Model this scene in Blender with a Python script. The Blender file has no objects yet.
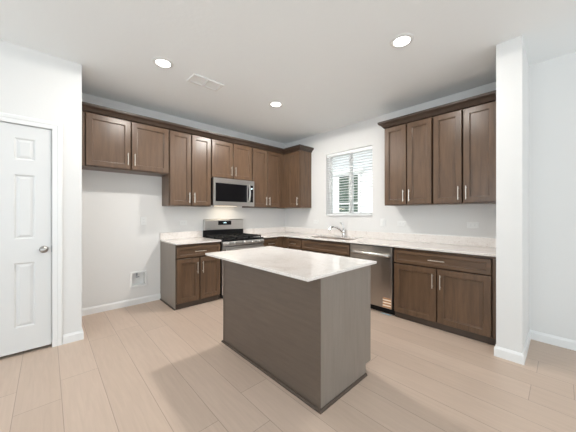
import bpy, bmesh, math, random
from mathutils import Vector, Matrix
random.seed(7)
S = bpy.context.scene
COL = S.collection
R = math.radians

# ------------------------------------------------------------------ camera
cam_d = bpy.data.cameras.new('camera')
cam_d.sensor_width = 36.0
cam_d.sensor_fit = 'HORIZONTAL'
cam_d.lens = 256.786 / 576 * 36.0
cam_d.shift_y = -2.0 / 576
cam_d.clip_start = 0.02
cam = bpy.data.objects.new('camera', cam_d)
COL.objects.link(cam)
cam.location = (-3.6915, -4.0336, 1.2522)
cam.rotation_euler = (R(90), 0, R(46.8538 - 90))
S.camera = cam

# ------------------------------------------------------------------ world, exposure, fill lights, sun
S.view_settings.view_transform = 'Standard'
S.view_settings.look = 'None'
S.view_settings.gamma = 1.0
S.view_settings.use_curve_mapping = False
S.view_settings.exposure = 0.10
S.render.film_transparent = False

world = bpy.data.worlds.new('overcast_sky')
S.world = world
world.use_nodes = True
wn = world.node_tree
bg = wn.nodes['Background']
bg.inputs['Color'].default_value = (0.93, 0.97, 1.0, 1)
bg.inputs['Strength'].default_value = 2.0


def area(name, loc, rot, sx, sy, power, color, shape='RECTANGLE', spread=180):
    l = bpy.data.lights.new(name, 'AREA')
    l.shape = shape
    l.size = sx
    if shape in ('RECTANGLE', 'ELLIPSE'):
        l.size_y = sy
    l.energy = power
    l.color = color
    l.spread = R(spread)
    o = bpy.data.objects.new(name, l)
    COL.objects.link(o)
    o.location = loc
    o.rotation_euler = rot
    return o


# added area lights at the unseen rear windows, aimed up to lift the ceiling
FILL_TINT = (0.79, 0.925, 1.0)
for wx in (-6.6, -4.1, -1.6):
    area('rear_fill', (wx, -8.45, 1.35), (R(152), 0, 0), 1.9, 1.9, 36, FILL_TINT)
# two more added at invented side windows, to even out the kitchen
for wy in (-6.6, -3.4):
    area('side_fill', (-7.9, wy, 1.35), (R(152), 0, R(-90)), 1.9, 1.9, 84, FILL_TINT)
# late morning sun, coming from beyond the side wall and lighting the house next door
sun_d = bpy.data.lights.new('sun', 'SUN')
sun_d.energy = 5.0
sun_d.angle = R(1.0)
sun_d.color = (1.0, 0.96, 0.9)
sun = bpy.data.objects.new('sun', sun_d)
COL.objects.link(sun)
sun.rotation_euler = (0, R(-25), 0)

# ------------------------------------------------------------------ materials


def mat(name, color, rough=0.5, metal=0.0, spec=0.5, emit=None, estr=0.0):
    m = bpy.data.materials.new(name)
    m.use_nodes = True
    b = m.node_tree.nodes['Principled BSDF']
    b.inputs['Base Color'].default_value = (*color, 1)
    b.inputs['Roughness'].default_value = rough
    b.inputs['Metallic'].default_value = metal
    b.inputs['Specular IOR Level'].default_value = spec
    if emit:
        b.inputs['Emission Color'].default_value = (*emit, 1)
        b.inputs['Emission Strength'].default_value = estr
    return m


def nodes(m):
    return m.node_tree.nodes, m.node_tree.links, m.node_tree.nodes['Principled BSDF']


def add(n, t, **kw):
    x = n.new(t)
    for k, v in kw.items():
        setattr(x, k, v)
    return x


def coords(n, l, scale, kind='Object', rot=(0, 0, 0)):
    tc = n.new('ShaderNodeTexCoord')
    mp = n.new('ShaderNodeMapping')
    mp.inputs['Scale'].default_value = scale
    mp.inputs['Rotation'].default_value = rot
    l.new(tc.outputs[kind], mp.inputs['Vector'])
    return mp.outputs['Vector']


def ramp(n, l, fac, stops):
    r = n.new('ShaderNodeValToRGB')
    e = r.color_ramp.elements
    e[0].position, e[0].color = stops[0][0], (*stops[0][1], 1)
    e[1].position, e[1].color = stops[1][0], (*stops[1][1], 1)
    for p, c in stops[2:]:
        x = e.new(p)
        x.color = (*c, 1)
    l.new(fac, r.inputs['Fac'])
    return r.outputs['Color']


def plaster(name, color, scale, strength):
    m = mat(name, color, 0.75, spec=0.25)
    n, l, b = nodes(m)
    v = coords(n, l, (1, 1, 1))
    t = add(n, 'ShaderNodeTexNoise')
    t.inputs['Scale'].default_value = scale
    t.inputs['Detail'].default_value = 3
    l.new(v, t.inputs['Vector'])
    bp = add(n, 'ShaderNodeBump')
    bp.inputs['Strength'].default_value = strength
    bp.inputs['Distance'].default_value = 0.004
    l.new(t.outputs['Fac'], bp.inputs['Height'])
    l.new(bp.outputs['Normal'], b.inputs['Normal'])
    return m


def wood(name, dark, light, scale=(9, 9, 0.9), rough=0.31):
    m = mat(name, light, rough, spec=0.5)
    n, l, b = nodes(m)
    oi = add(n, 'ShaderNodeObjectInfo')
    tc = add(n, 'ShaderNodeTexCoord')
    off = add(n, 'ShaderNodeVectorMath', operation='ADD')
    mul = add(n, 'ShaderNodeMath', operation='MULTIPLY')
    mul.inputs[1].default_value = 13.0
    l.new(oi.outputs['Random'], mul.inputs[0])
    l.new(tc.outputs['Object'], off.inputs[0])
    l.new(mul.outputs[0], off.inputs[1])
    mp = add(n, 'ShaderNodeMapping')
    mp.inputs['Scale'].default_value = scale
    l.new(off.outputs[0], mp.inputs['Vector'])
    t = add(n, 'ShaderNodeTexNoise')
    t.inputs['Scale'].default_value = 3.0
    t.inputs['Detail'].default_value = 6
    t.inputs['Roughness'].default_value = 0.65
    t.inputs['Distortion'].default_value = 0.4
    l.new(mp.outputs[0], t.inputs['Vector'])
    c = ramp(n, l, t.outputs['Fac'], [(0.3, dark), (0.72, light)])
    l.new(c, b.inputs['Base Color'])
    t2 = add(n, 'ShaderNodeTexNoise')
    t2.inputs['Scale'].default_value = 40
    l.new(mp.outputs[0], t2.inputs['Vector'])
    bp = add(n, 'ShaderNodeBump')
    bp.inputs['Strength'].default_value = 0.08
    bp.inputs['Distance'].default_value = 0.002
    l.new(t2.outputs['Fac'], bp.inputs['Height'])
    l.new(bp.outputs['Normal'], b.inputs['Normal'])
    return m


WALL = plaster('wall_paint', (0.73, 0.722, 0.71), 55, 0.10)
CEIL = plaster('ceiling_paint', (0.87, 0.89, 0.895), 28, 0.30)
TRIM = mat('trim_paint', (0.78, 0.78, 0.775), 0.35)
DOORW = mat('door_paint', (0.70, 0.70, 0.695), 0.35)
WOOD = wood('stained_maple', (0.085, 0.050, 0.030), (0.158, 0.092, 0.053))
WOODH = wood('stained_maple_horizontal', (0.085, 0.050, 0.030), (0.158, 0.092, 0.053), (0.9, 9, 9))
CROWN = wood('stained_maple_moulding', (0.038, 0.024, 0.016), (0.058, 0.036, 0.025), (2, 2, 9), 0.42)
PANEL = wood('stained_maple_panel', (0.105, 0.078, 0.060), (0.135, 0.101, 0.078), (14, 1.2, 14), 0.38)
END = wood('grey_brown_end_panel', (0.220, 0.185, 0.157), (0.260, 0.222, 0.190), (14, 14, 1.2), 0.38)
TOE = mat('toe_kick_stain', (0.075, 0.052, 0.038), 0.5)
NICKEL = mat('brushed_nickel', (0.78, 0.74, 0.68), 0.28, 1.0)
CHROME = mat('chrome', (0.75, 0.75, 0.76), 0.12, 1.0)
BLACK = mat('black_enamel', (0.008, 0.008, 0.009), 0.28, spec=0.25)
BLACKG = mat('black_glass', (0.006, 0.006, 0.007), 0.06, spec=0.2)
IRON = mat('cast_iron', (0.010, 0.010, 0.010), 0.55, spec=0.3)
RUBBER = mat('black_plastic', (0.012, 0.012, 0.012), 0.5)
WPLAST = mat('white_plastic', (0.78, 0.78, 0.77), 0.4)
GPLAST = mat('grey_plastic', (0.35, 0.36, 0.38), 0.4)
SLAT = mat('white_blind_vinyl', (0.86, 0.87, 0.87), 0.45)
CORD = mat('white_cord', (0.8, 0.8, 0.78), 0.8)


def stainless(name, scale, col=(0.60, 0.585, 0.57)):
    m = mat(name, col, 0.3, 1.0)
    n, l, b = nodes(m)
    v = coords(n, l, scale)
    t = add(n, 'ShaderNodeTexNoise')
    t.inputs['Scale'].default_value = 60
    t.inputs['Detail'].default_value = 2
    l.new(v, t.inputs['Vector'])
    mr = add(n, 'ShaderNodeMapRange')
    mr.inputs['To Min'].default_value = 0.24
    mr.inputs['To Max'].default_value = 0.36
    l.new(t.outputs['Fac'], mr.inputs['Value'])
    l.new(mr.outputs[0], b.inputs['Roughness'])
    return m


STEEL = stainless('brushed_stainless', (0.05, 1, 6))
DARKSTEEL = stainless('dark_brushed_stainless', (6, 1, 0.05), (0.43, 0.395, 0.36))


def make_quartz():
    m = mat('white_quartz', (0.74, 0.69, 0.65), 0.1, spec=0.5)
    n, l, b = nodes(m)
    v = coords(n, l, (1, 1, 1))
    a = add(n, 'ShaderNodeTexNoise')
    a.inputs['Scale'].default_value = 4.5
    a.inputs['Detail'].default_value = 8
    a.inputs['Roughness'].default_value = 0.7
    a.inputs['Distortion'].default_value = 1.2
    l.new(v, a.inputs['Vector'])
    c1 = ramp(n, l, a.outputs['Fac'], [(0.34, (0.70, 0.645, 0.605)), (0.48, (0.77, 0.725, 0.69)), (0.8, (0.80, 0.765, 0.735))])
    s = add(n, 'ShaderNodeTexNoise')
    s.inputs['Scale'].default_value = 120
    s.inputs['Detail'].default_value = 2
    l.new(v, s.inputs['Vector'])
    c2 = ramp(n, l, s.outputs['Fac'], [(0.30, (0.72, 0.66, 0.62)), (0.42, (1, 1, 1))])
    mx = add(n, 'ShaderNodeMix', data_type='RGBA', blend_type='MULTIPLY')
    mx.inputs[0].default_value = 0.8
    l.new(c1, mx.inputs[6])
    l.new(c2, mx.inputs[7])
    l.new(mx.outputs[2], b.inputs['Base Color'])
    return m


QUARTZ = make_quartz()


def make_floor():
    m = mat('oak_plank_floor', (0.5, 0.38, 0.29), 0.42, spec=0.4)
    n, l, b = nodes(m)
    # brick texture: rows along its Y, bricks along its X -> planks run along world Y
    tc = n.new('ShaderNodeTexCoord')
    mp = n.new('ShaderNodeMapping')
    mp.inputs['Rotation'].default_value = (0, 0, R(90))
    mp.inputs['Location'].default_value = (0.37, 3.62 + 0.229 * 20, 0)
    l.new(tc.outputs['Object'], mp.inputs['Vector'])
    v = mp.outputs['Vector']
    # every row of planks starts at its own random length
    sp = add(n, 'ShaderNodeSeparateXYZ')
    l.new(v, sp.inputs[0])
    dv = add(n, 'ShaderNodeMath', operation='DIVIDE')
    dv.inputs[1].default_value = 0.229
    l.new(sp.outputs['Y'], dv.inputs[0])
    fl = add(n, 'ShaderNodeMath', operation='FLOOR')
    l.new(dv.outputs[0], fl.inputs[0])
    wh = add(n, 'ShaderNodeTexWhiteNoise', noise_dimensions='1D')
    l.new(fl.outputs[0], wh.inputs['W'])
    ml = add(n, 'ShaderNodeMath', operation='MULTIPLY_ADD')
    ml.inputs[1].default_value = 1.9
    l.new(wh.outputs['Value'], ml.inputs[0])
    l.new(sp.outputs['X'], ml.inputs[2])
    cb = add(n, 'ShaderNodeCombineXYZ')
    l.new(ml.outputs[0], cb.inputs['X'])
    l.new(sp.outputs['Y'], cb.inputs['Y'])
    v = cb.outputs[0]
    br = add(n, 'ShaderNodeTexBrick')
    br.offset = 0.0
    br.inputs['Scale'].default_value = 1.0
    br.inputs['Brick Width'].default_value = 1.83
    br.inputs['Row Height'].default_value = 0.229
    br.inputs['Mortar Size'].default_value = 0.0020
    br.inputs['Mortar Smooth'].default_value = 0.1
    br.inputs['Bias'].default_value = 0.0
    br.inputs['Color1'].default_value = (0.565, 0.443, 0.360, 1)
    br.inputs['Color2'].default_value = (0.525, 0.408, 0.328, 1)
    br.inputs['Mortar'].default_value = (0.36, 0.275, 0.222, 1)
    l.new(v, br.inputs['Vector'])
    g = add(n, 'ShaderNodeMapping')
    g.inputs['Scale'].default_value = (1.1, 14, 1)
    l.new(v, g.inputs['Vector'])
    t = add(n, 'ShaderNodeTexNoise')
    t.inputs['Scale'].default_value = 3.2
    t.inputs['Detail'].default_value = 6
    t.inputs['Distortion'].default_value = 0.6
    l.new(g.outputs[0], t.inputs['Vector'])
    c2 = ramp(n, l, t.outputs['Fac'], [(0.3, (0.94, 0.935, 0.925)), (0.7, (1.03, 1.03, 1.03))])
    mx = add(n, 'ShaderNodeMix', data_type='RGBA', blend_type='MULTIPLY')
    mx.inputs[0].default_value = 1.0
    l.new(br.outputs['Color'], mx.inputs[6])
    l.new(c2, mx.inputs[7])
    l.new(mx.outputs[2], b.inputs['Base Color'])
    bp = add(n, 'ShaderNodeBump')
    bp.inputs['Strength'].default_value = 0.15
    bp.inputs['Distance'].default_value = 0.001
    inv = add(n, 'ShaderNodeMath', operation='SUBTRACT')
    inv.inputs[0].default_value = 1.0
    l.new(br.outputs['Fac'], inv.inputs[1])
    l.new(inv.outputs[0], bp.inputs['Height'])
    l.new(bp.outputs['Normal'], b.inputs['Normal'])
    return m


FLOOR = make_floor()


def make_glass(name, tint):
    m = bpy.data.materials.new(name)
    m.use_nodes = True
    n, l = m.node_tree.nodes, m.node_tree.links
    n.remove(n['Principled BSDF'])
    tr = n.new('ShaderNodeBsdfTransparent')
    tr.inputs['Color'].default_value = (*tint, 1)
    gl = n.new('ShaderNodeBsdfGlossy')
    gl.inputs['Roughness'].default_value = 0.02
    fr = n.new('ShaderNodeFresnel')
    fr.inputs['IOR'].default_value = 1.45
    mx = n.new('ShaderNodeMixShader')
    l.new(fr.outputs[0], mx.inputs[0])
    l.new(tr.outputs[0], mx.inputs[1])
    l.new(gl.outputs[0], mx.inputs[2])
    l.new(mx.outputs[0], n['Material Output'].inputs['Surface'])
    return m


GLASS = make_glass('window_glass', (0.95, 0.97, 0.97))

# ------------------------------------------------------------------ mesh helpers


def obj(name, bm, m, parent=None, smooth=False, bevel=0.0):
    me = bpy.data.meshes.new(name)
    bmesh.ops.recalc_face_normals(bm, faces=bm.faces)
    bm.to_mesh(me)
    bm.free()
    me.materials.append(m)
    if smooth:
        for p in me.polygons:
            p.use_smooth = True
    o = bpy.data.objects.new(name, me)
    COL.objects.link(o)
    if parent:
        o.parent = parent
    if bevel:
        b = o.modifiers.new('soft_edge', 'BEVEL')
        b.width = bevel
        b.segments = 2
        b.limit_method = 'ANGLE'
        b.angle_limit = R(40)
    return o


def tag(o, label, cat, group=None):
    o['label'] = label
    o['category'] = cat
    if group:
        o['group'] = group
    return o


def struct(o):
    o['kind'] = 'structure'
    return o


def empty(name, loc, rz=0.0):
    o = bpy.data.objects.new(name, None)
    o.empty_display_size = 0.1
    COL.objects.link(o)
    o.location = loc
    o.rotation_euler = (0, 0, rz)
    return o


def NB():
    return bmesh.new()


def box(bm, x0, x1, y0, y1, z0, z1):
    r = bmesh.ops.create_cube(bm, size=1.0)
    for v in r['verts']:
        v.co = Vector(((x0 + x1) / 2 + v.co.x * (x1 - x0), (y0 + y1) / 2 + v.co.y * (y1 - y0), (z0 + z1) / 2 + v.co.z * (z1 - z0)))
    return bm


def boxb(*a):
    return box(NB(), *a)


def cyl(bm, p0, p1, r0, r1=None, seg=16):
    p0, p1 = Vector(p0), Vector(p1)
    r1 = r0 if r1 is None else r1
    d = p1 - p0
    q = Vector((0, 0, 1)).rotation_difference(d.normalized()).to_matrix().to_4x4()
    M = Matrix.Translation((p0 + p1) / 2) @ q
    bmesh.ops.create_cone(bm, cap_ends=True, segments=seg, radius1=r0, radius2=r1, depth=d.length, matrix=M)
    return bm


def lathe(bm, prof, M=Matrix.Identity(4), seg=24, ring=False):
    rings = []
    for r, z in prof:
        rings.append([bm.verts.new(M @ Vector((r * math.cos(2 * math.pi * k / seg), r * math.sin(2 * math.pi * k / seg), z))) for k in range(seg)])
    if ring:
        rings.append(rings[0])
    for a, b in zip(rings, rings[1:]):
        for k in range(seg):
            bm.faces.new((a[k], a[(k + 1) % seg], b[(k + 1) % seg], b[k]))
    if not ring:
        bm.faces.new(rings[0])
        bm.faces.new(rings[-1])
    return bm


def tube(bm, pts, rad, seg=12):
    """round tube through pts; rad a number or one per point"""
    pts = [Vector(p) for p in pts]
    rs = rad if isinstance(rad, (list, tuple)) else [rad] * len(pts)
    rings = []
    up = None
    for i, p in enumerate(pts):
        d = (pts[min(i + 1, len(pts) - 1)] - pts[max(i - 1, 0)]).normalized()
        if up is None:
            up = Vector((0, 0, 1)) if abs(d.z) < 0.9 else Vector((1, 0, 0))
        s = d.cross(up).normalized()
        up = s.cross(d).normalized()
        rings.append([bm.verts.new(p + (s * math.cos(2 * math.pi * k / seg) + up * math.sin(2 * math.pi * k / seg)) * rs[i]) for k in range(seg)])
    for a, b in zip(rings, rings[1:]):
        for k in range(seg):
            bm.faces.new((a[k], a[(k + 1) % seg], b[(k + 1) % seg], b[k]))
    bm.faces.new(rings[0])
    bm.faces.new(rings[-1])
    return bm


def arc_pts(ctrl, n=20):
    """Catmull-Rom through ctrl"""
    c = [Vector(p) for p in ctrl]
    c = [c[0] * 2 - c[1]] + c + [c[-1] * 2 - c[-2]]
    out = []
    for i in range(1, len(c) - 2):
        for k in range(n):
            t = k / n
            out.append(0.5 * ((2 * c[i]) + (c[i + 1] - c[i - 1]) * t + (2 * c[i - 1] - 5 * c[i] + 4 * c[i + 1] - c[i + 2]) * t * t
                              + (3 * c[i] - c[i - 1] - 3 * c[i + 1] + c[i + 2]) * t ** 3))
    out.append(c[-2])
    return out


def slab(us, vs, holes, w0, w1, axes='xyz'):
    """a plate of grid cells us x vs (minus holes), thick from w0 to w1; axes gives the world axes of u, v, w"""
    bm = NB()
    iu, iv, iw = ['xyz'.index(a) for a in axes]

    def P(u, v, w):
        p = [0, 0, 0]
        p[iu], p[iv], p[iw] = u, v, w
        return p
    cache = {}

    def V(i, j, k):
        if (i, j, k) not in cache:
            cache[(i, j, k)] = bm.verts.new(P(us[i], vs[j], (w0, w1)[k]))
        return cache[(i, j, k)]
    nu, nv = len(us) - 1, len(vs) - 1

    def solid(i, j):
        return 0 <= i < nu and 0 <= j < nv and (i, j) not in holes
    for i in range(nu):
        for j in range(nv):
            if not solid(i, j):
                continue
            for k in (0, 1):
                bm.faces.new((V(i, j, k), V(i + 1, j, k), V(i + 1, j + 1, k), V(i, j + 1, k)))
            if not solid(i - 1, j):
                bm.faces.new((V(i, j, 0), V(i, j + 1, 0), V(i, j + 1, 1), V(i, j, 1)))
            if not solid(i + 1, j):
                bm.faces.new((V(i + 1, j, 0), V(i + 1, j + 1, 0), V(i + 1, j + 1, 1), V(i + 1, j, 1)))
            if not solid(i, j - 1):
                bm.faces.new((V(i, j, 0), V(i + 1, j, 0), V(i + 1, j, 1), V(i, j, 1)))
            if not solid(i, j + 1):
                bm.faces.new((V(i, j + 1, 0), V(i + 1, j + 1, 0), V(i + 1, j + 1, 1), V(i, j + 1, 1)))
    bmesh.ops.dissolve_limit(bm, angle_limit=R(1), verts=bm.verts, edges=bm.edges)
    return bm


def sweep(path, prof, side=1):
    """mitred moulding: prof (out, z) carried along plan path; out is to the right of travel when side=1"""
    bm = NB()
    n = len(path)
    P = [Vector((p[0], p[1])) for p in path]

    def nrm(a, b):
        d = (b - a).normalized()
        return Vector((d.y, -d.x)) * side
    rings = []
    for i in range(n):
        if i == 0:
            m = nrm(P[0], P[1])
        elif i == n - 1:
            m = nrm(P[-2], P[-1])
        else:
            a, b = nrm(P[i - 1], P[i]), nrm(P[i], P[i + 1])
            m = (a + b).normalized()
            m = m / m.dot(a)
        rings.append([bm.verts.new((P[i].x + m.x * o, P[i].y + m.y * o, z)) for o, z in prof])
    k = len(prof)
    for a, b in zip(rings, rings[1:]):
        for j in range(k):
            bm.faces.new((a[j], a[(j + 1) % k], b[(j + 1) % k], b[j]))
    bm.faces.new(rings[0])
    bm.faces.new(rings[-1])
    return bm


def loft_rect(rings, bm=None, first_cap=True):
    """rings of (x0,x1,z0,z1,y) joined one to the next; both ends capped"""
    bm = bm or NB()
    rs = []
    for x0, x1, z0, z1, y in rings:
        rs.append([bm.verts.new(c) for c in ((x0, y, z0), (x1, y, z0), (x1, y, z1), (x0, y, z1))])
    for a, b in zip(rs, rs[1:]):
        for k in range(4):
            bm.faces.new((a[k], a[(k + 1) % 4], b[(k + 1) % 4], b[k]))
    if first_cap:
        bm.faces.new(rs[0])
    bm.faces.new(rs[-1])
    return bm


def shaker(x0, x1, z0, z1, yb, t=0.023, fr=0.058, rec=0.017):
    """recessed-panel front: back at y=yb, face at yb-t"""
    f = yb - t

    def r(i, y):
        return (x0 + i, x1 - i, z0 + i, z1 - i, y)
    return loft_rect([r(0, yb), r(0, f + 0.003), r(0.003, f), r(fr, f), r(fr + 0.001, f + 0.008), r(fr + 0.007, f + 0.010), r(fr + 0.009, f + rec)])


def pull(parent, x, z, y, length, vertical=True):
    bm = NB()
    h = length / 2
    yo = y - 0.030
    if vertical:
        cyl(bm, (x, yo, z - h), (x, yo, z + h), 0.005)
        for s in (-1, 1):
            cyl(bm, (x, y, z + s * h * 0.72), (x, yo, z + s * h * 0.72), 0.0045, seg=10)
    else:
        cyl(bm, (x - h, yo, z), (x + h, yo, z), 0.005)
        for s in (-1, 1):
            cyl(bm, (x + s * h * 0.72, y, z), (x + s * h * 0.72, yo, z), 0.0045, seg=10)
    o = obj('handle', bm, NICKEL, parent, smooth=False)
    return o


# ------------------------------------------------------------------ room shell
H = 2.744
XF, YS, YS2, XS = -0.15, -3.636, -3.807, -0.799     # hall wall plane, partition faces, partition end
XP, YP = -3.44, -0.748                               # pantry wall corner
XW, YR = -8.0, -8.5
WY0, WY1, WZ0, WZ1 = -1.104, -2.015, 1.222, 2.328    # window opening

struct(obj('floor', boxb(XW - .15, 0.15, YR - .15, 0.15, -0.05, 0), FLOOR))
struct(obj('ceiling', boxb(XW - 1.4, 0.15, YR - .15, 0.15, H, H + 0.12), CEIL))  # unseen overhang added beyond the side wall, keeps sun out of its openings

# back wall with the hole of the ice-maker box
BX0, BX1, BZ0, BZ1 = -2.846, -2.682, 0.258, 0.436
struct(obj('wall_back', slab([XP - .02, BX0, BX1, 0.15], [0, BZ0, BZ1, H], {(1, 1)}, 0.0, 0.15, 'xzy'), WALL))
struct(obj('wall_right', slab([YS, WY1, WY0, 0.0], [0, WZ0, WZ1, H], {(1, 1)}, 0.0, 0.15, 'yzx'), WALL))
struct(obj('wall_partition', boxb(XS, 0.15, YS2, YS, 0, H), WALL))
struct(obj('wall_hall', boxb(XF, 0.15, YR, YS2, 0, H), WALL))
DX0, DX1, DZ = -4.270, -3.655, 2.052                 # pantry door opening
struct(obj('wall_pantry', slab([XW, DX0, DX1, XP], [0, DZ, H], {(1, 0)}, YP, YP + 0.12, 'xzy'), WALL))
struct(obj('wall_return', boxb(XP - 0.12, XP, YP + 0.12, 0.15, 0, H), WALL))
struct(obj('wall_left', slab([YR, -7.6, -5.6, -4.4, -2.4, YP + .12], [0, 0.4, 2.3, H], {(1, 1), (3, 1)}, XW - .15, XW, 'yzx'), WALL))
struct(obj('wall_rear', slab([XW - .15, -7.6, -5.6, -5.1, -3.1, -2.6, -0.6, 0.15], [0, 0.4, 2.3, H], {(1, 1), (3, 1), (5, 1)}, YR - .15, YR, 'xzy'), WALL))

BBP = [(0.0, 0.0), (0.014, 0.0), (0.014, 0.068), (0.010, 0.078), (0.006, 0.088), (0.0, 0.088)]
struct(obj('baseboard_back', sweep([(XP, 0), (-2.480, 0)], BBP), TRIM))
struct(obj('baseboard_pantry', sweep([(-3.583, YP), (XP, YP), (XP, -0.015)], BBP), TRIM))
struct(obj('baseboard_partition', sweep([(-0.62, YS), (XS, YS), (XS, YS2), (XF, YS2), (XF, YR)], BBP), TRIM))
struct(obj('baseboard_rear', sweep([(XF - .015, YR), (XW + .015, YR)], BBP), TRIM))
struct(obj('baseboard_left', sweep([(XW, YR), (XW, YP - .015)], BBP), TRIM))

# pantry door casing and jamb
cp = 0.070

def casing(x0, x1, zt, y, w, t):
    """mitred three-sided casing around an opening, moulded in two steps"""
    bm = NB()
    prof = [(-0.004, 0.0), (-0.004, t * 0.6), (0.004, t * 0.75), (w * 0.45, t * 0.75), (w * 0.55, t), (w - 0.008, t), (w, t * 0.7), (w, 0.0)]
    pts = [(x0, 0, -1, 0), (x0, zt, -1, 1), (x1, zt, 1, 1), (x1, 0, 1, 0)]
    rings = [[bm.verts.new((px + sx * o, y - d, pz + sz * o)) for o, d in prof] for px, pz, sx, sz in pts]
    k = len(prof)
    for a, b in zip(rings, rings[1:]):
        for j in range(k):
            bm.faces.new((a[j], a[(j + 1) % k], b[(j + 1) % k], b[j]))
    bm.faces.new(rings[0])
    bm.faces.new(rings[-1])
    return bm


struct(obj('trim_1', casing(DX0, DX1, DZ, YP, cp, 0.017), TRIM))

# six-panel pantry door
dr = empty('door_1', (DX0 + 0.007, YP + 0.004, 0.028))
struct(dr)
DW_, DH_ = DX1 - DX0 - 0.015, DZ - 0.028 - 0.008


def panel_door(w, h, t):
    bm = NB()
    st, mid = 0.108, 0.115
    pw = (w - 2 * st - mid) / 2
    us = [0, st, st + pw, st + pw + mid, w - st, w]
    vs = [0, 0.215, 0.790, 1.000, 1.575, 1.705, 1.900, h]
    holes = [(i, j) for i in (1, 3) for j in (1, 3, 5)]
    for i in range(5):
        for j in range(7):
            x0, x1, z0, z1 = us[i], us[i + 1], vs[j], vs[j + 1]
            if (i, j) not in holes:
                bm.faces.new([bm.verts.new(c) for c in ((x0, 0, z0), (x1, 0, z0), (x1, 0, z1), (x0, 0, z1))])
            else:
                seq = [(0, 0), (0.006, 0.003), (0.012, 0.009), (0.018, 0.009), (0.036, 0.003)]
                rs = []
                for ins, d in seq:
                    rs.append([bm.verts.new(c) for c in ((x0 + ins, d, z0 + ins), (x1 - ins, d, z0 + ins), (x1 - ins, d, z1 - ins), (x0 + ins, d, z1 - ins))])
                for a, b in zip(rs, rs[1:]):
                    for k in range(4):
                        bm.faces.new((a[k], a[(k + 1) % 4], b[(k + 1) % 4], b[k]))
                bm.faces.new(rs[-1])
    bmesh.ops.remove_doubles(bm, verts=bm.verts, dist=1e-5)
    # sides and back
    bd = [e for e in bm.edges if len(e.link_faces) == 1]
    r = bmesh.ops.extrude_edge_only(bm, edges=bd)
    for v in [x for x in r['geom'] if isinstance(x, bmesh.types.BMVert)]:
        v.co.y = t
    ed = [e for e in bm.edges if len(e.link_faces) == 1]
    bmesh.ops.holes_fill(bm, edges=ed)
    return bm


obj('door_slab', panel_door(DW_, DH_, 0.035), DOORW, dr)
kx, kz = DW_ - 0.052, 0.925 - 0.028
kn = obj('knob', lathe(NB(), [(0.004, 0), (0.0325, 0.0), (0.0325, 0.004), (0.028, 0.009), (0.012, 0.012), (0.011, 0.028), (0.020, 0.034), (0.027, 0.044), (0.0285, 0.052), (0.025, 0.060), (0.012, 0.065), (0.003, 0.066)],
                       Matrix.Translation((kx, 0.0, kz)) @ Matrix.Rotation(R(90), 4, 'X')), mat('satin_nickel_knob', (0.42, 0.40, 0.38), 0.3, 1.0), dr, smooth=True)
kn['label'] = 'brushed nickel knob'
obj('strike_plate', boxb(DW_ - 0.002, DW_ + 0.003, -0.003, 0.010, kz - 0.03, kz + 0.03), GPLAST, dr)
# dark jamb strip behind the door gap
struct(obj('trim_2', slab([DX0 - .0, DX0 + .0035, DX1 - .0035, DX1], [0, DZ - .004, DZ], {(1, 0)}, YP + 0.085, YP + 0.119, 'xzy'), TRIM))
struct(obj('wall_closet', boxb(DX0 - .1, DX1 + .1, YP + .125, YP + .15, 0, DZ + .1), WALL))

# ------------------------------------------------------------------ window
win = struct(empty('window_1', (0.12, 0, 0)))


def ywin(name, cells_u, cells_v, holes, w0, w1, m):
    return obj(name, slab(cells_u, cells_v, holes, w0, w1, 'yzx'), m, win)


ywin('frame', [WY1 + .002, WY1 + .045, WY0 - .045, WY0 - .002], [WZ0 + .002, WZ0 + .05, WZ1 - .045, WZ1 - .002], {(1, 1)}, -0.03, 0.028, WPLAST)
ymid = -1.565
obj('mullion', boxb(-0.034, 0.02, ymid - .024, ymid + .024, WZ0 + .05, WZ1 - .045), WPLAST, win)
for y0, y1 in ((WY1 + .045, ymid - .024), (ymid + .024, WY0 - .045)):
    obj('pane', boxb(-0.002, 0.002, y0, y1, WZ0 + .05, WZ1 - .045), GLASS, win)
struct(obj('trim_3', boxb(-0.016, 0.088, WY1 + .001, WY0 - .001, WZ0 - .0, WZ0 + .014), TRIM))

# ------------------------------------------------------------------ window blind
bl = tag(empty('window_blind', (0.045, 0, 0)), 'white two-inch slatted blind lowered in the window above the sink', 'blind')
by0, by1 = WY1 + .008, WY0 - .008
obj('head_rail', boxb(-0.030, 0.030, by0, by1, WZ1 - .055, WZ1 - .003), SLAT, bl, bevel=0.003)
bm = NB()
zs, pitch, ns = WZ0 + 0.062, 0.0452, 22
for i in range(ns):
    z = zs + i * pitch
    # slightly crowned slat, close to level
    a = R(-4)
    sec = []
    for k in range(7):
        u = -0.025 + 0.05 * k / 6
        sec.append((u, 0.0025 * (1 - (u / 0.025) ** 2)))
    top = [(u * math.cos(a) - h * math.sin(a), u * math.sin(a) + h * math.cos(a) + 0.0012) for u, h in sec]
    bot = [(u * math.cos(a) - h * math.sin(a), u * math.sin(a) + h * math.cos(a) - 0.0012) for u, h in reversed(sec)]
    loop = top + bot
    r0 = [bm.verts.new((u, by0, z + h)) for u, h in loop]
    r1 = [bm.verts.new((u, by1, z + h)) for u, h in loop]
    k = len(loop)
    for j in range(k):
        bm.faces.new((r0[j], r0[(j + 1) % k], r1[(j + 1) % k], r1[j]))
    bm.faces.new(r0)
    bm.faces.new(r1)
obj('slats', bm, SLAT, bl)
obj('bottom_rail', boxb(-0.025, 0.025, by0, by1, WZ0 + .018, WZ0 + .036), SLAT, bl, bevel=0.003)
for yy in (by0 + .14, ymid, by1 - .14):
    bm = NB()
    for xx in (-0.027, 0.027):
        box(bm, xx - .0008, xx + .0008, yy - .001, yy + .001, WZ0 + .03, WZ1 - .05)
    obj('ladder_cord', bm, CORD, bl)
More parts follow.
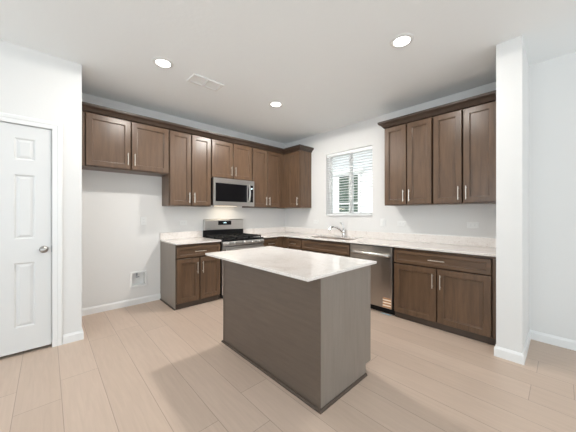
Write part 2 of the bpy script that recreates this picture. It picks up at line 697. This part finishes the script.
obj('tilt_wand', cyl(NB(), (-0.034, by1 - .06, WZ1 - .05), (-0.036, by1 - .06, WZ1 - .62), 0.004, seg=8), WPLAST, bl)

# ------------------------------------------------------------------ outside the window
SIDING = mat('white_siding', (0.82, 0.83, 0.83), 0.7)
NGLASS = mat('dark_green_window_glass', (0.055, 0.085, 0.062), 0.2)
GRASS = mat('pale_gravel', (0.36, 0.34, 0.31), 0.9)
struct(obj('ground', boxb(0.15, 14, -8, 10, -0.45, -0.30), GRASS))
nh = tag(empty('neighbour_house', (3.2, 0, -0.3)), 'white sided house next door seen between the blind slats', 'house')
bm = NB()
# lapped siding courses
zz = 0.0
while zz < 3.9:
    v = [bm.verts.new(c) for c in ((-0.012, -6, zz), (-0.012, 8, zz), (-0.002, 8, zz + .18), (-0.002, -6, zz + .18), (0.1, -6, zz), (0.1, 8, zz), (0.1, 8, zz + .18), (0.1, -6, zz + .18))]
    for f in ((0, 1, 2, 3), (4, 5, 6, 7), (0, 1, 5, 4), (3, 2, 6, 7), (0, 3, 7, 4), (1, 2, 6, 5)):
        bm.faces.new([v[i] for i in f])
    zz += .18
obj('wall', bm, SIDING, nh)
rf = obj('roof', loft_rect([(-0.5, 3, 3.85, 3.95, -6.3), (-0.5, 3, 3.85, 3.95, 8.3)]), GPLAST, nh)
wf = obj('window', slab([0.10, 0.18, 0.335, 0.49, 0.87, 0.95], [1.55, 1.62, 1.855, 1.90, 2.74, 2.82], {(1, 1), (1, 3), (3, 1), (3, 3)}, -0.05, -0.013, 'yzx'), WPLAST, nh)
obj('pane', boxb(-0.030, -0.014, 0.17, 0.88, 1.61, 2.75), NGLASS, wf)
obj('window_header', boxb(-0.09, -0.013, 0.0, 1.10, 2.82, 2.92), WPLAST, nh)

# ------------------------------------------------------------------ cabinets
ZC = 0.873                 # counter top
CT = 0.020                 # counter thickness
ZU0, ZU1 = 1.368, 2.424    # tall uppers
ROT_B = -math.pi / 2       # cabinets on the window wall face -X


def cabinet(name, loc, rz, label, group=None):
    return tag(empty(name, loc, rz), label, 'cabinet', group)


def upper(loc, rz, w, z0, z1, label, doors=2, hz=None, d=0.303, fill=(0, 0), hside=None, dx=None, ends=(0, 0)):
    """wall cabinet: body, doors with pulls. local x runs along the wall, front faces local -y"""
    c = cabinet('wall_cabinet', loc, rz, label)
    bm = boxb(0.0005, w - 0.0005, -d + 0.055, -0.002, z0 + 0.0105, z1)
    obj('body', bm, WOOD, c)
    obj('bottom_panel', boxb(0.0005, w - 0.0005, -d, -0.002, z0, z0 + 0.010), WOOD, c)
    obj('top_rail', boxb(0.0005, w - 0.0005, -d, -d + 0.0545, z1 - 0.012, z1), WOOD, c)
    for k, e in enumerate(ends):
        if e:
            a, b = (0.0005, 0.0065) if k == 0 else (w - 0.0065, w - 0.0005)
            obj('side_panel', boxb(a, b, -d - 0.0005, -d + 0.0545, z0 + 0.0105, z1 - 0.0125), WOOD, c)
    for k, f in enumerate(fill):
        if f:
            a, b = (0.001, f - 0.001) if k == 0 else (w - f + 0.001, w - 0.001)
            obj('filler', boxb(a, b, -d - 0.006, -d + 0.012, z0 + 0.0105, z1 - 0.0125), WOOD, c)
    yb = -d - 0.001
    x0, x1 = dx or (0.009 + fill[0], w - 0.009 - fill[1])
    gap = 0.014
    if doors == 2:
        m = (x0 + x1) / 2
        spans = [(x0, m - gap / 2, 1), (m + gap / 2, x1, -1)]
    else:
        spans = [(x0, x1, hside or 1)]
    for a, b, s in spans:
        dr = obj('door', shaker(a, b, z0 + 0.012, z1 - 0.010, yb), WOOD, c)
        hx = (b - 0.030) if s == 1 else (a + 0.030)
        zc = hz if hz else z0 + 0.120
        pull(dr, hx, zc, yb - 0.020, 0.150)
    return c


def base(loc, rz, w, label, style, d=0.607, fill=(0, 0), end=None, zt=ZC - CT - 0.001):
    """base cabinet. style: 'drawer2' drawer over two doors, 'sink' false front over two doors, 'drawer1' drawer over one door"""
    c = cabinet('base_cabinet', loc, rz, label)
    TK = 0.072
    bm = NB()
    box(bm, 0.0005, w - 0.0005, -d + 0.055, -0.002, TK, zt)
    obj('body', bm, WOOD, c)
    obj('bottom_rail', boxb(0.0005, w - 0.0005, -d, -d + 0.0545, TK, TK + 0.006), WOOD, c)
    obj('top_rail', boxb(0.0005, w - 0.0005, -d, -d + 0.0545, zt - 0.026, zt - 0.008), WOOD, c)
    for k, f in enumerate(fill):
        if f:
            a, b = (0.001, f - 0.001) if k == 0 else (w - f + 0.001, w - 0.001)
            obj('filler', boxb(a, b, -d - 0.004, -d + 0.012, TK + 0.007, zt - 0.027), WOOD, c)
    obj('toe_kick', boxb(0.0005 + fill[0] * 0, w - 0.0005, -d + 0.018, -d + 0.034, 0.0005, TK), TOE, c)
    yb = -d - 0.001
    x0, x1 = 0.008 + fill[0], w - 0.008 - fill[1]
    zd0, zd1, zt0, zt1 = TK + 0.008, 0.658, 0.672, zt - 0.030
    m = (x0 + x1) / 2
    kind = 'false_front' if style == 'sink' else 'drawer'
    dw = obj(kind, shaker(x0, x1, zt0, zt1, yb, fr=0.036, rec=0.015), WOODH, c)
    if kind == 'drawer':
        pull(dw, m, (zt0 + zt1) / 2, yb - 0.020, 0.16 if w > .5 else 0.13, vertical=False)
    if style in ('drawer2', 'sink'):
        spans = [(x0, m - 0.006, 1), (m + 0.006, x1, -1)]
    else:
        spans = [(x0, x1, 1)]
    for a, b, s in spans:
        dr = obj('door', shaker(a, b, zd0, zd1, yb), WOOD, c)
        pull(dr, (b - 0.032) if s == 1 else (a + 0.032), 0.525, yb - 0.020, 0.155)
    return c


# -- uppers on the back wall
XT0, XT1 = -2.461, -1.838          # tall cabinet
XM0, XM1 = -1.838, -1.073          # microwave bay
c = upper((XP + 0.002, 0, 0), 0, XT0 - XP - 0.003, 1.800, ZU1, 'short two-door brown wall cabinet above the empty refrigerator alcove', fill=(0.058, 0), hz=1.935)
c = upper((XT0, 0, 0), 0, XT1 - XT0, ZU0, ZU1, 'tall two-door brown wall cabinet between alcove cabinet and microwave', ends=(1, 0))
c = upper((XM0, 0, 0), 0, XM1 - XM0, 1.822, ZU1, 'short two-door brown wall cabinet directly above the microwave', hz=1.950)
c = upper((XM1, 0, 0), 0, -0.3055 - XM1, ZU0, ZU1, 'tall two-door brown wall cabinet between microwave and inner corner', dx=(0.010, 0.668), fill=(0, 0.080))
YE = -0.753
c = upper((0, -0.002, 0), ROT_B, -YE - 0.002, ZU0, ZU1, 'single-door brown corner wall cabinet beside the window', doors=1, dx=(0.430, 0.738), hside=1, ends=(0, 1), fill=(0.425, 0))
# -- uppers on the window wall
YU0 = -2.365
c = upper((0, YU0, 0), ROT_B, 0.606, ZU0, ZU1, 'two-door brown wall cabinet to the right of the window, over the dishwasher side', ends=(1, 0))
c = upper((0, YU0 - 0.606, 0), ROT_B, YU0 - 0.606 - YS - 0.002, ZU0, ZU1, 'two-door brown wall cabinet against the white partition wall', fill=(0, 0.052))

CRP = [(-0.050, 2.425), (0.004, 2.425), (0.007, 2.428), (0.012, 2.434), (0.020, 2.446), (0.034, 2.462), (0.052, 2.472), (0.060, 2.482), (0.060, 2.505), (-0.050, 2.505)]
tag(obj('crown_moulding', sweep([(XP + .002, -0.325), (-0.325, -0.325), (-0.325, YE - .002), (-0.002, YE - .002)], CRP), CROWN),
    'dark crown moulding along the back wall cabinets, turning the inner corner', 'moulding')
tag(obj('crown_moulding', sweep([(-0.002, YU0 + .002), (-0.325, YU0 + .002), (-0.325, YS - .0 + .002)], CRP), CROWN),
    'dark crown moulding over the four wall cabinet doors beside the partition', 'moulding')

# -- bases on the back wall
XL = -2.477
bA = base((XL, 0, 0), 0, XT1 - XL - 0.006, 'brown base cabinet with one drawer and two doors, left of the range', 'drawer2')
obj('end_panel', boxb(-0.004, 0.0, -0.607, -0.002, 0.001, ZC - CT - .001), END, bA)
obj('shoe_strip', boxb(-0.014, -0.0045, -0.600, -0.002, 0.0005, 0.016), TOE, bA)
XR = -1.075
base((XR, 0, 0), 0, 0.352, 'narrow brown base cabinet with small drawer, to the right of the range', 'drawer1', fill=(0, 0.02))
# -- bases on the window wall
YB0 = -0.705
fc = tag(empty('corner_filler', (0, 0, 0)), 'plain brown filler in the inner corner between the two base runs', 'cabinet')
obj('filler_panel', sweep([(-0.722, -0.607), (-0.607, -0.607), (-0.607, YB0 + .001)], [(0, 0.072), (0.0, 0.85), (-0.018, 0.85), (-0.018, 0.072)]), WOOD, fc)
base((0, YB0, 0), ROT_B, 0.388, 'narrow brown base cabinet with small drawer, between corner and sink cabinet', 'drawer1', fill=(0.02, 0))
YSB = YB0 - 0.388 - 0.001
base((0, YSB, 0), ROT_B, 0.925, 'wide brown sink base cabinet with plain false front under the faucet', 'sink')
YD0 = YSB - 0.925 - 0.004
YD1 = YD0 - 0.606
YW0 = YD1 - 0.006
base((0, YW0, 0), ROT_B, YW0 - YS - 0.002, 'wide brown base cabinet with one long drawer and two doors, against partition', 'drawer2', fill=(0, 0.050))

# ------------------------------------------------------------------ countertops
SX0, SX1, SY0, SY1, SYM = -0.535, -0.140, -1.130, -1.930, -1.500


def counter(us, vs, holes, label, splash):
    o = tag(obj('countertop', slab(us, vs, holes, ZC - CT, ZC, 'xyz'), QUARTZ, bevel=0.002), label, 'countertop')
    obj('backsplash', splash, QUARTZ, o, bevel=0.0015)
    return o


counter([XL - .012, XT1 - .004], [-0.648, -0.001], set(), 'short white quartz countertop on the cabinet left of the range',
        boxb(XL - .012, XT1 - .004, -0.021, -0.001, ZC + .0005, ZC + 0.104))
us = [XR + .002, -0.648, SX0, SX1, -0.001]
vs = [YS + .001, SY1, SYM - .012, SYM + .012, SY0, -0.648, -0.001]
holes = {(0, j) for j in range(5)} | {(2, 1), (2, 3)}
bm = NB()
box(bm, XR + .002, -0.0215, -0.021, -0.001, ZC + .0005, ZC + .104)
box(bm, -0.021, -0.001, YS + .001, -0.001, ZC + .0005, ZC + .104)
holes = {(0, j) for j in range(5)} | {(2, 1), (2, 2), (2, 3)}
counter(us, vs, holes, 'long L-shaped white quartz countertop running from the range past the sink to the partition', bm)

# sink: two bowls below the counter
sk = tag(empty('kitchen_sink', ((SX0 + SX1) / 2, (SY0 + SY1) / 2, ZC - CT)), 'double-bowl stainless steel sink set into the countertop beneath the window', 'sink')


def bowl(x0, x1, y0, y1, z1, dep):
    bm = NB()
    seq = [(-0.012, z1), (0.0, z1), (0.004, z1 - .01), (0.016, z1 - dep + .02), (0.035, z1 - dep)]
    rs = []
    for i, z in seq:
        rs.append([bm.verts.new(c) for c in ((x0 + i, y0 + i, z), (x1 - i, y0 + i, z), (x1 - i, y1 - i, z), (x0 + i, y1 - i, z))])
    for a, b in zip(rs, rs[1:]):
        for k in range(4):
            bm.faces.new((a[k], a[(k + 1) % 4], b[(k + 1) % 4], b[k]))
    bm.faces.new(rs[-1])
    return bm


cx, cy = (SX0 + SX1) / 2, (SY0 + SY1) / 2
for ya, yb_ in ((SY1, SYM - .010), (SYM + .010, SY0)):
    o = obj('bowl', bowl(SX0 - cx, SX1 - cx, ya - cy, yb_ - cy, -0.002, 0.19), STEEL, sk)
    o['label'] = 'stainless bowl'
    obj('drain', lathe(NB(), [(0.002, -0.186), (0.04, -0.186), (0.042, -0.184), (0.03, -0.183), (0.002, -0.185)], Matrix.Translation((0, (ya + yb_) / 2 - cy, 0)), 16), CHROME, o)

# faucet
fx, fy = -0.085, -1.545
fa = tag(empty('kitchen_faucet', (fx, fy, ZC)), 'chrome single-lever kitchen faucet behind the sink, below the window', 'faucet')
obj('base', lathe(NB(), [(0.002, 0.0005), (0.030, 0.0005), (0.030, 0.006), (0.025, 0.012), (0.024, 0.06), (0.026, 0.085), (0.026, 0.105), (0.018, 0.122), (0.003, 0.126)]), CHROME, fa, smooth=True)
obj('spout', tube(NB(), arc_pts([(0, 0.0, 0.055), (-0.055, 0.020, 0.105), (-0.12, 0.045, 0.150), (-0.19, 0.070, 0.165), (-0.245, 0.090, 0.150)], 8),
                  [0.016] * 24 + [0.019] * 9), CHROME, fa, smooth=True)
obj('spray_head', cyl(NB(), (-0.240, 0.088, 0.156), (-0.262, 0.096, 0.112), 0.022, 0.019), CHROME, fa)
obj('lever', tube(NB(), arc_pts([(0, 0.0, 0.118), (0.002, 0.006, 0.150), (-0.008, 0.022, 0.205), (-0.03, 0.045, 0.238)], 6), [0.015] * 6 + [0.011] * 13), CHROME, fa, smooth=True)

# ------------------------------------------------------------------ island
IX0, IX1, IY0, IY1 = -2.431, -1.808, -2.988, -1.765
isl = tag(empty('kitchen_island', ((IX0 + IX1) / 2, (IY0 + IY1) / 2, 0)), 'brown panelled island standing alone in the middle of the floor', 'island')
ic = Vector(((IX0 + IX1) / 2, (IY0 + IY1) / 2))


def ibox(x0, x1, y0, y1, z0, z1, bm=None):
    return box(bm or NB(), x0 - ic.x, x1 - ic.x, y0 - ic.y, y1 - ic.y, z0, z1)


zt = ZC - CT - 0.001
obj('carcass', ibox(IX0 + .007, IX1 - .022, IY0 + .019, IY1 - .019, 0.075, zt), WOOD, isl)
obj('toe_kick', ibox(IX0 + .007, IX1 - .075, IY0 + .019, IY1 - .019, 0.0005, 0.0745), TOE, isl)
obj('back_panel', ibox(IX0, IX0 + .006, IY0 + .0195, IY1 - .0195, 0.0005, zt), PANEL, isl)
# end panels with the notch for the toe kick
for ya, yb_ in ((IY0, IY0 + .018), (IY1 - .018, IY1)):
    o = obj('end_panel', slab([IX0 - ic.x, IX1 - .075 - ic.x, IX1 - ic.x], [0.0005, 0.085, zt], {(1, 0)}, ya - ic.y, yb_ - ic.y, 'xzy'), END, isl)
# corner posts
for yy in (IY0, IY1 - .019):
    obj('corner_trim', ibox(IX0 - .003, IX0 + .004, yy - .002, yy + .021, 0.0005, zt), PANEL, isl)
SH = [(0, 0.0005), (0.013, 0.0005), (0.012, 0.008), (0.007, 0.015), (0.0, 0.018)]
o = obj('shoe_moulding', sweep([(IX1 - .075 - ic.x, IY1 + .002 - ic.y), (IX0 - .0035 - ic.x, IY1 + .002 - ic.y), (IX0 - .0035 - ic.x, IY0 - .0025 - ic.y), (IX1 - .075 - ic.x, IY0 - .0025 - ic.y)], SH, side=1), TOE, isl)
# cabinet fronts on the far side of the island
wd = (IY1 - IY0 - .05) / 3
for k in range(3):
    y0 = IY0 + .022 + k * (wd + .003)
    bm = shaker(0, wd, 0.083, 0.655, 0)
    bmesh.ops.transform(bm, matrix=Matrix.Translation((IX1 - .0215 - ic.x, y0 - ic.y, 0)) @ Matrix.Rotation(R(90), 4, 'Z'), verts=bm.verts)
    obj('door', bm, WOOD, isl)
    bm = shaker(0, wd, 0.675, 0.822, 0, fr=.036)
    bmesh.ops.transform(bm, matrix=Matrix.Translation((IX1 - .0215 - ic.x, y0 - ic.y, 0)) @ Matrix.Rotation(R(90), 4, 'Z'), verts=bm.verts)
    obj('drawer', bm, WOODH, isl)
tag(obj('island_countertop', boxb(-2.576, -1.757, -3.015, -1.668, ZC - CT, ZC), QUARTZ, bevel=0.004), 'white quartz slab overhanging the brown island', 'countertop')

# ------------------------------------------------------------------ gas range
RX0, RX1 = -1.834, -1.078
rg = tag(empty('gas_range', ((RX0 + RX1) / 2, 0, 0)), 'stainless gas range with black cooktop and five knobs under the microwave', 'range')
rw = (RX1 - RX0) / 2
obj('body', boxb(-rw, rw, -0.620, -0.012, 0.055, 0.846), BLACK, rg)
for sx in (-1, 1):
    for yy in (-0.58, -0.06):
        obj('foot', cyl(NB(), (sx * (rw - .05), yy, 0.0005), (sx * (rw - .05), yy, 0.056), 0.018, seg=10), RUBBER, rg)
obj('cooktop', loft_rect([(-rw, rw, 0.847, 0.872, -0.655), (-rw, rw, 0.847, 0.872, -0.052)]), BLACK, rg, bevel=0.004)
# continuous cast-iron grates, three sections
for k in range(3):
    x0 = -rw + .03 + k * (2 * rw - .06) / 3
    x1 = x0 + (2 * rw - .06) / 3 - .006
    bm = NB()
    z0, z1 = 0.892, 0.908
    for yy in (-0.625, -0.36, -0.335, -0.075):
        box(bm, x0, x1, yy - .007, yy + .007, z0, z1)
    for xx in (x0 + .007, (x0 + x1) / 2, x1 - .007):
        box(bm, xx - .006, xx + .006, -0.63, -0.07, z0, z1)
    for yy in (-0.49, -0.21):
        box(bm, x0, x1, yy - .006, yy + .006, z0, z1)
    for xx in (x0 + .007, x1 - .007):
        for yy in (-0.62, -0.35, -0.08):
            box(bm, xx - .006, xx + .006, yy - .006, yy + .006, 0.8725, z0)
    obj('grate', bm, IRON, rg)
for xx, yy, r in ((-.24, -.49, .045), (-.24, -.21, .035), (0, -.35, .05), (.24, -.49, .04), (.24, -.21, .038)):
    obj('burner', lathe(NB(), [(0.002, 0.8725), (r, 0.8725), (r, 0.880), (r * .75, 0.884), (r * .75, 0.889), (0.002, 0.890)], Matrix.Translation((xx, yy, 0)), 16), IRON, rg)
# backguard: black lower part, steel upper with clock
obj('backguard_base', boxb(-rw, rw, -0.050, -0.012, 0.8725, 0.985), BLACK, rg)
o = obj('backguard', loft_rect([(-rw, rw, 0.986, 1.165, -0.012), (-rw, rw, 0.986, 1.165, -0.035), (-rw + .006, rw - .006, 0.986, 1.150, -0.052)]), STEEL, rg, bevel=0.003)
dsp = obj('clock_display', boxb(-0.125, 0.125, -0.0575, -0.0525, 1.065, 1.135), BLACKG, rg)
DIG = mat('lit_digits', (0.6, 0.9, 1.0), 0.5, emit=(0.75, 0.92, 1.0), estr=1.5)
bm = NB()
for xx in (-0.022, -0.010, 0.010, 0.022):
    for dx in (-.003, .003):
        box(bm, xx + dx - .001, xx + dx + .001, -0.0585, -0.0577, 1.095, 1.112)
    for dz in (1.095, 1.1035, 1.112):
        box(bm, xx - .003, xx + .003, -0.0585, -0.0577, dz - .001, dz + .001)
obj('digits', bm, DIG, dsp)
# sloped control panel with knobs
cp_ = obj('control_panel', loft_rect([(-rw, rw, 0.775, 0.846, -0.621), (-rw, rw, 0.775, 0.842, -0.655), (-rw, rw, 0.778, 0.820, -0.668)]), STEEL, rg)
for xx in (-0.275, -0.165, 0.0, 0.165, 0.275):
    M = Matrix.Translation((xx, -0.664, 0.812)) @ Matrix.Rotation(R(90 - 12), 4, 'X')
    k = obj('knob', lathe(NB(), [(0.002, 0), (0.024, 0), (0.024, 0.006), (0.019, 0.010), (0.017, 0.032), (0.014, 0.036), (0.002, 0.036)], M, 16), STEEL, rg)
od = obj('oven_door', boxb(-rw + .002, rw - .002, -0.650, -0.621, 0.215, 0.766), STEEL, rg, bevel=0.004)
obj('oven_window', boxb(-rw + .10, rw - .10, -0.6545, -0.6505, 0.31, 0.62), BLACKG, od)
bm = NB()
cyl(bm, (-rw + .03, -0.700, 0.725), (rw - .03, -0.700, 0.725), 0.013)
for sx in (-1, 1):
    cyl(bm, (sx * (rw - .07), -0.650, 0.725), (sx * (rw - .07), -0.700, 0.725), 0.010)
obj('handle', bm, STEEL, od)
obj('drawer', boxb(-rw + .002, rw - .002, -0.645, -0.621, 0.065, 0.208), STEEL, rg, bevel=0.004)

# ------------------------------------------------------------------ microwave
MX0, MX1 = -1.834, -1.076
mw = tag(empty('microwave_oven', ((MX0 + MX1) / 2, 0, 1.381)), 'stainless over-the-range microwave hanging above the gas range', 'microwave')
hw = (MX1 - MX0) / 2
mh = 1.818 - 1.381
obj('body', boxb(-hw, hw, -0.355, -0.012, 0.012, mh - .002), BLACK, mw)
fr = obj('door', slab([-hw, -hw + .030, hw - .150, hw], [0.002, 0.068, mh - .080, mh - .003], {(1, 1)}, -0.392, -0.356, 'xzy'), STEEL, mw, bevel=0.002)
obj('window', boxb(-hw + .0305, hw - .1505, -0.388, -0.358, 0.069, mh - .081), BLACKG, fr)
cpn = obj('control_panel', boxb(hw - .128, hw - .030, -0.3965, -0.3925, 0.069, mh - .081), BLACKG, mw)
obj('display', boxb(hw - .075, hw - .045, -0.3975, -0.3966, mh - .145, mh - .125), DIG, cpn)
bm = tube(NB(), arc_pts([(hw - .132, -0.393, 0.060), (hw - .132, -0.428, 0.085), (hw - .132, -0.450, 0.18), (hw - .132, -0.450, 0.26), (hw - .132, -0.428, 0.345), (hw - .132, -0.393, 0.368)], 6), 0.016)
obj('handle', bm, STEEL, fr, smooth=True)
bm = NB()
for k in range(14):
    x = -hw + .05 + k * .05
    box(bm, x, x + .035, -0.30, -0.285, 0.009, 0.0115)
obj('grease_filter', boxb(-hw + .12, hw - .12, -0.30, -0.12, 0.006, 0.0115), GPLAST, mw)
LAMPW = mat('warm_lamp_lens', (1, 0.9, 0.75), 0.4, emit=(1.0, 0.82, 0.58), estr=3)
obj('task_lamp', boxb(-0.20, 0.20, -0.105, -0.055, 0.004, 0.0115), LAMPW, mw)
area('microwave_task_light', ((MX0 + MX1) / 2 + 0.0, -0.20, 1.379), (R(-8), 0, 0), 0.42, 0.10, 1.6, (1.0, 0.88, 0.70))

# ------------------------------------------------------------------ dishwasher
dw = tag(empty('dishwasher', (0, (YD0 + YD1) / 2, 0)), 'stainless dishwasher between the sink cabinet and the long-drawer cabinet', 'dishwasher')
dw.rotation_euler = (0, 0, ROT_B)
hw = (YD0 - YD1) / 2
obj('body', boxb(-hw, hw, -0.590, -0.010, 0.075, zt - .002), BLACK, dw)
obj('toe_plate', boxb(-hw, hw, -0.560, -0.545, 0.0005, 0.0745), BLACK, dw)
dd = obj('door', loft_rect([(-hw + .004, hw - .010, 0.085, zt - .012, -0.591), (-hw + .004, hw - .010, 0.085, zt - .012, -0.628), (-hw + .007, hw - .013, 0.088, zt - .015, -0.632)]), DARKSTEEL, dw)
bm = tube(NB(), arc_pts([(-hw + .055, -0.632, 0.735), (-hw + .055, -0.665, 0.738), (-hw + .10, -0.682, 0.742), (0, -0.690, 0.745), (hw - .10, -0.682, 0.742), (hw - .055, -0.665, 0.738), (hw - .055, -0.632, 0.735)], 6), 0.021)
obj('handle', bm, STEEL, dd, smooth=True)


def make_reflection_mat():
    m = mat('striped_reflection', (0.85, 0.6, 0.4), 0.5)
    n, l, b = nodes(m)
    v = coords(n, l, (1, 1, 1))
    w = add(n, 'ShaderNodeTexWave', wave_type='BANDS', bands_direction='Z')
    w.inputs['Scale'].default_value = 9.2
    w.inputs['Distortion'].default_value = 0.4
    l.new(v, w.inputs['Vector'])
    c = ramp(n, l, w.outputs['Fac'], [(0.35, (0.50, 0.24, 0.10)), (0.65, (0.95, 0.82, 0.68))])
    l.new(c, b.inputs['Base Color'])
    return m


o = obj('painted_reflection', boxb(hw - .128, hw - .022, -0.6335, -0.6322, 0.092, 0.215), make_reflection_mat(), dd)  # thin plate whose painted stripes stand in for a reflection
o['label'] = 'orange and white striped reflection painted on the door'
tag(obj('packing_film', loft_rect([(-.07, .05, 0.0006, 0.0026, -.015), (-.05, .07, 0.0006, 0.006, .0), (-.06, .06, 0.0006, 0.003, .012)]), mat('pale_blue_film', (0.55, 0.72, 0.80), 0.3)),
    'scrap of pale blue film on the floor below the dishwasher', 'scrap')
bpy.data.objects['packing_film'].location = (-0.600, YD1 + .10, 0)
bpy.data.objects['packing_film'].rotation_euler = (0, 0, ROT_B)

# ------------------------------------------------------------------ ceiling lights and register
LENS = mat('lamp_lens', (1, 1, 1), 0.4, emit=(1.0, 0.97, 0.92), estr=9)


def can(x, y, label, power):
    t = tag(empty('ceiling_light', (x, y, H)), label, 'ceiling light', 'recessed ceiling lights')
    obj('trim_ring', lathe(NB(), [(0.066, -0.0045), (0.066, -0.008), (0.084, -0.008), (0.094, -0.003), (0.094, -0.0005), (0.066, -0.0005)], seg=32, ring=True), WPLAST, t, smooth=False)
    obj('lens', lathe(NB(), [(0.002, -0.004), (0.065, -0.004), (0.065, -0.0008), (0.002, -0.0008)], seg=32), LENS, t)
    area('ceiling_light_beam', (x, y, H - 0.012), (0, 0, 0), 0.12, 0.12, power * 0.6, (1.0, 0.97, 0.92), 'DISK', 170)
    # wide spot added below the flat lens, brightens upper walls and doors
    pl = bpy.data.lights.new('ceiling_light_spill', 'SPOT')
    pl.spot_size = R(177)
    pl.spot_blend = 0.06
    pl.energy = power * 0.75
    pl.color = (1.0, 0.97, 0.92)
    pl.shadow_soft_size = 0.045
    po = bpy.data.objects.new('ceiling_light_spill', pl)
    COL.objects.link(po)
    po.location = (x, y, H - 0.055)
    return t


can(-2.857, -1.343, 'lit round recessed light in the ceiling over the refrigerator alcove side', 17)
can(-1.430, -1.381, 'lit round recessed light in the ceiling toward the inner corner, small in view', 37)
can(-1.464, -3.091, 'lit round recessed light in the ceiling over the island end nearest the partition', 12)

vx, vy = -2.383, -1.277
vt = tag(empty('ceiling_vent', (vx, vy, H)), 'white two-panel air register in the ceiling between two round lights', 'vent')
obj('frame', slab([-.178, -.155, -.008, .008, .155, .178], [-.095, -.072, .072, .095], {(1, 1), (3, 1)}, -0.016, -0.0005, 'xyz'), WPLAST, vt, bevel=0.002)
for x0, x1 in ((-.154, -.009), (.009, .154)):
    bm = NB()
    for k in range(9):
        y = -.064 + k * .016
        v = [bm.verts.new(c) for c in ((x0, y - .0062, -0.0035), (x1, y - .0062, -0.0035), (x1, y + .0062, -0.0085), (x0, y + .0062, -0.0085),
                                       (x0, y - .0062, -0.0025), (x1, y - .0062, -0.0025), (x1, y + .0062, -0.0075), (x0, y + .0062, -0.0075))]
        for f in ((0, 1, 2, 3), (4, 5, 6, 7), (0, 1, 5, 4), (3, 2, 6, 7), (0, 3, 7, 4), (1, 2, 6, 5)):
            bm.faces.new([v[i] for i in f])
    obj('louver', bm, WPLAST, vt)

# ------------------------------------------------------------------ outlets, switches, ice-maker box


def outlet(loc, rz, label, w=0.074, h=0.118, kind='duplex', group=None):
    t = tag(empty('wall_outlet' if kind != 'switch' else 'wall_switch', loc, rz), label, 'outlet' if kind != 'switch' else 'switch')
    obj('cover_plate', loft_rect([(-w / 2, w / 2, -h / 2, h / 2, -0.0005), (-w / 2, w / 2, -h / 2, h / 2, -0.004), (-w / 2 + .004, w / 2 - .004, -h / 2 + .004, h / 2 - .004, -0.007)]), WPLAST, t)
    if kind == 'duplex':
        for dz in (-.02, .02):
            if h > w:
                s = obj('socket', boxb(-.016, .016, -0.0085, -0.0071, dz - .014, dz + .014), WPLAST, t, bevel=0.001)
                sl = NB()
                for dx in (-.006, .006):
                    box(sl, dx - .0012, dx + .0012, -0.0089, -0.0086, dz - .004, dz + .006)
                obj('slots', sl, GPLAST, s)
            else:
                s = obj('socket', boxb(dz * 1.0 - .014, dz * 1.0 + .014, -0.0085, -0.0071, -.016, .016), WPLAST, t, bevel=0.001)
                sl = NB()
                for dx in (-.006, .006):
                    box(sl, dz - .004, dz + .006, -0.0089, -0.0086, dx - .0012, dx + .0012)
                obj('slots', sl, GPLAST, s)
    else:
        obj('rocker', loft_rect([(-.016, .016, -.033, .033, -0.0071), (-.016, .016, -.033, .033, -0.009), (-.014, .014, -.031, .031, -0.011)]), WPLAST, t)
    return t


outlet((-2.703, 0, 1.155), 0, 'white duplex outlet on the wall inside the refrigerator alcove')
outlet((-2.150, 0, 1.115), 0, 'white duplex outlet on the wall above the short countertop', 0.118, 0.074)
outlet((0, -0.87, 1.105), ROT_B, 'white duplex outlet between the corner cabinet and the window', 0.118, 0.074)
outlet((0, -2.187, 1.120), ROT_B, 'white switch plate just past the window, above the dishwasher', kind='switch')
outlet((0, -2.470, 1.115), ROT_B, 'white outlet above the counter, under the wall cabinet nearest the window', 0.118, 0.074)
outlet((0, -3.310, 1.118), ROT_B, 'white outlet above the counter, close to the partition wall', 0.118, 0.074)

ib = tag(empty('icemaker_box', ((BX0 + BX1) / 2, 0, (BZ0 + BZ1) / 2)), 'white recessed water supply box low in the refrigerator alcove wall', 'supply box')
w2, h2 = (BX1 - BX0) / 2, (BZ1 - BZ0) / 2
bm = loft_rect([(-w2 - .022, w2 + .022, -h2 - .022, h2 + .022, -0.0005), (-w2 - .022, w2 + .022, -h2 - .022, h2 + .022, -0.004), (-w2 - .016, w2 + .016, -h2 - .016, h2 + .016, -0.007),
                (-w2 + .004, w2 - .004, -h2 + .004, h2 - .004, -0.007), (-w2 + .004, w2 - .004, -h2 + .004, h2 - .004, 0.075)], first_cap=False)
obj('box_frame', bm, WPLAST, ib)
vb = NB()
cyl(vb, (-.01, 0.05, -h2 + .10), (-.01, 0.05, h2 - .006), 0.010, seg=12)
cyl(vb, (-.01, 0.05, h2 - .06), (-.01, 0.015, h2 - .06), 0.008, seg=12)
box(vb, -.032, .012, 0.010, 0.016, h2 - .068, h2 - .052)
obj('valve', vb, GPLAST, ib)
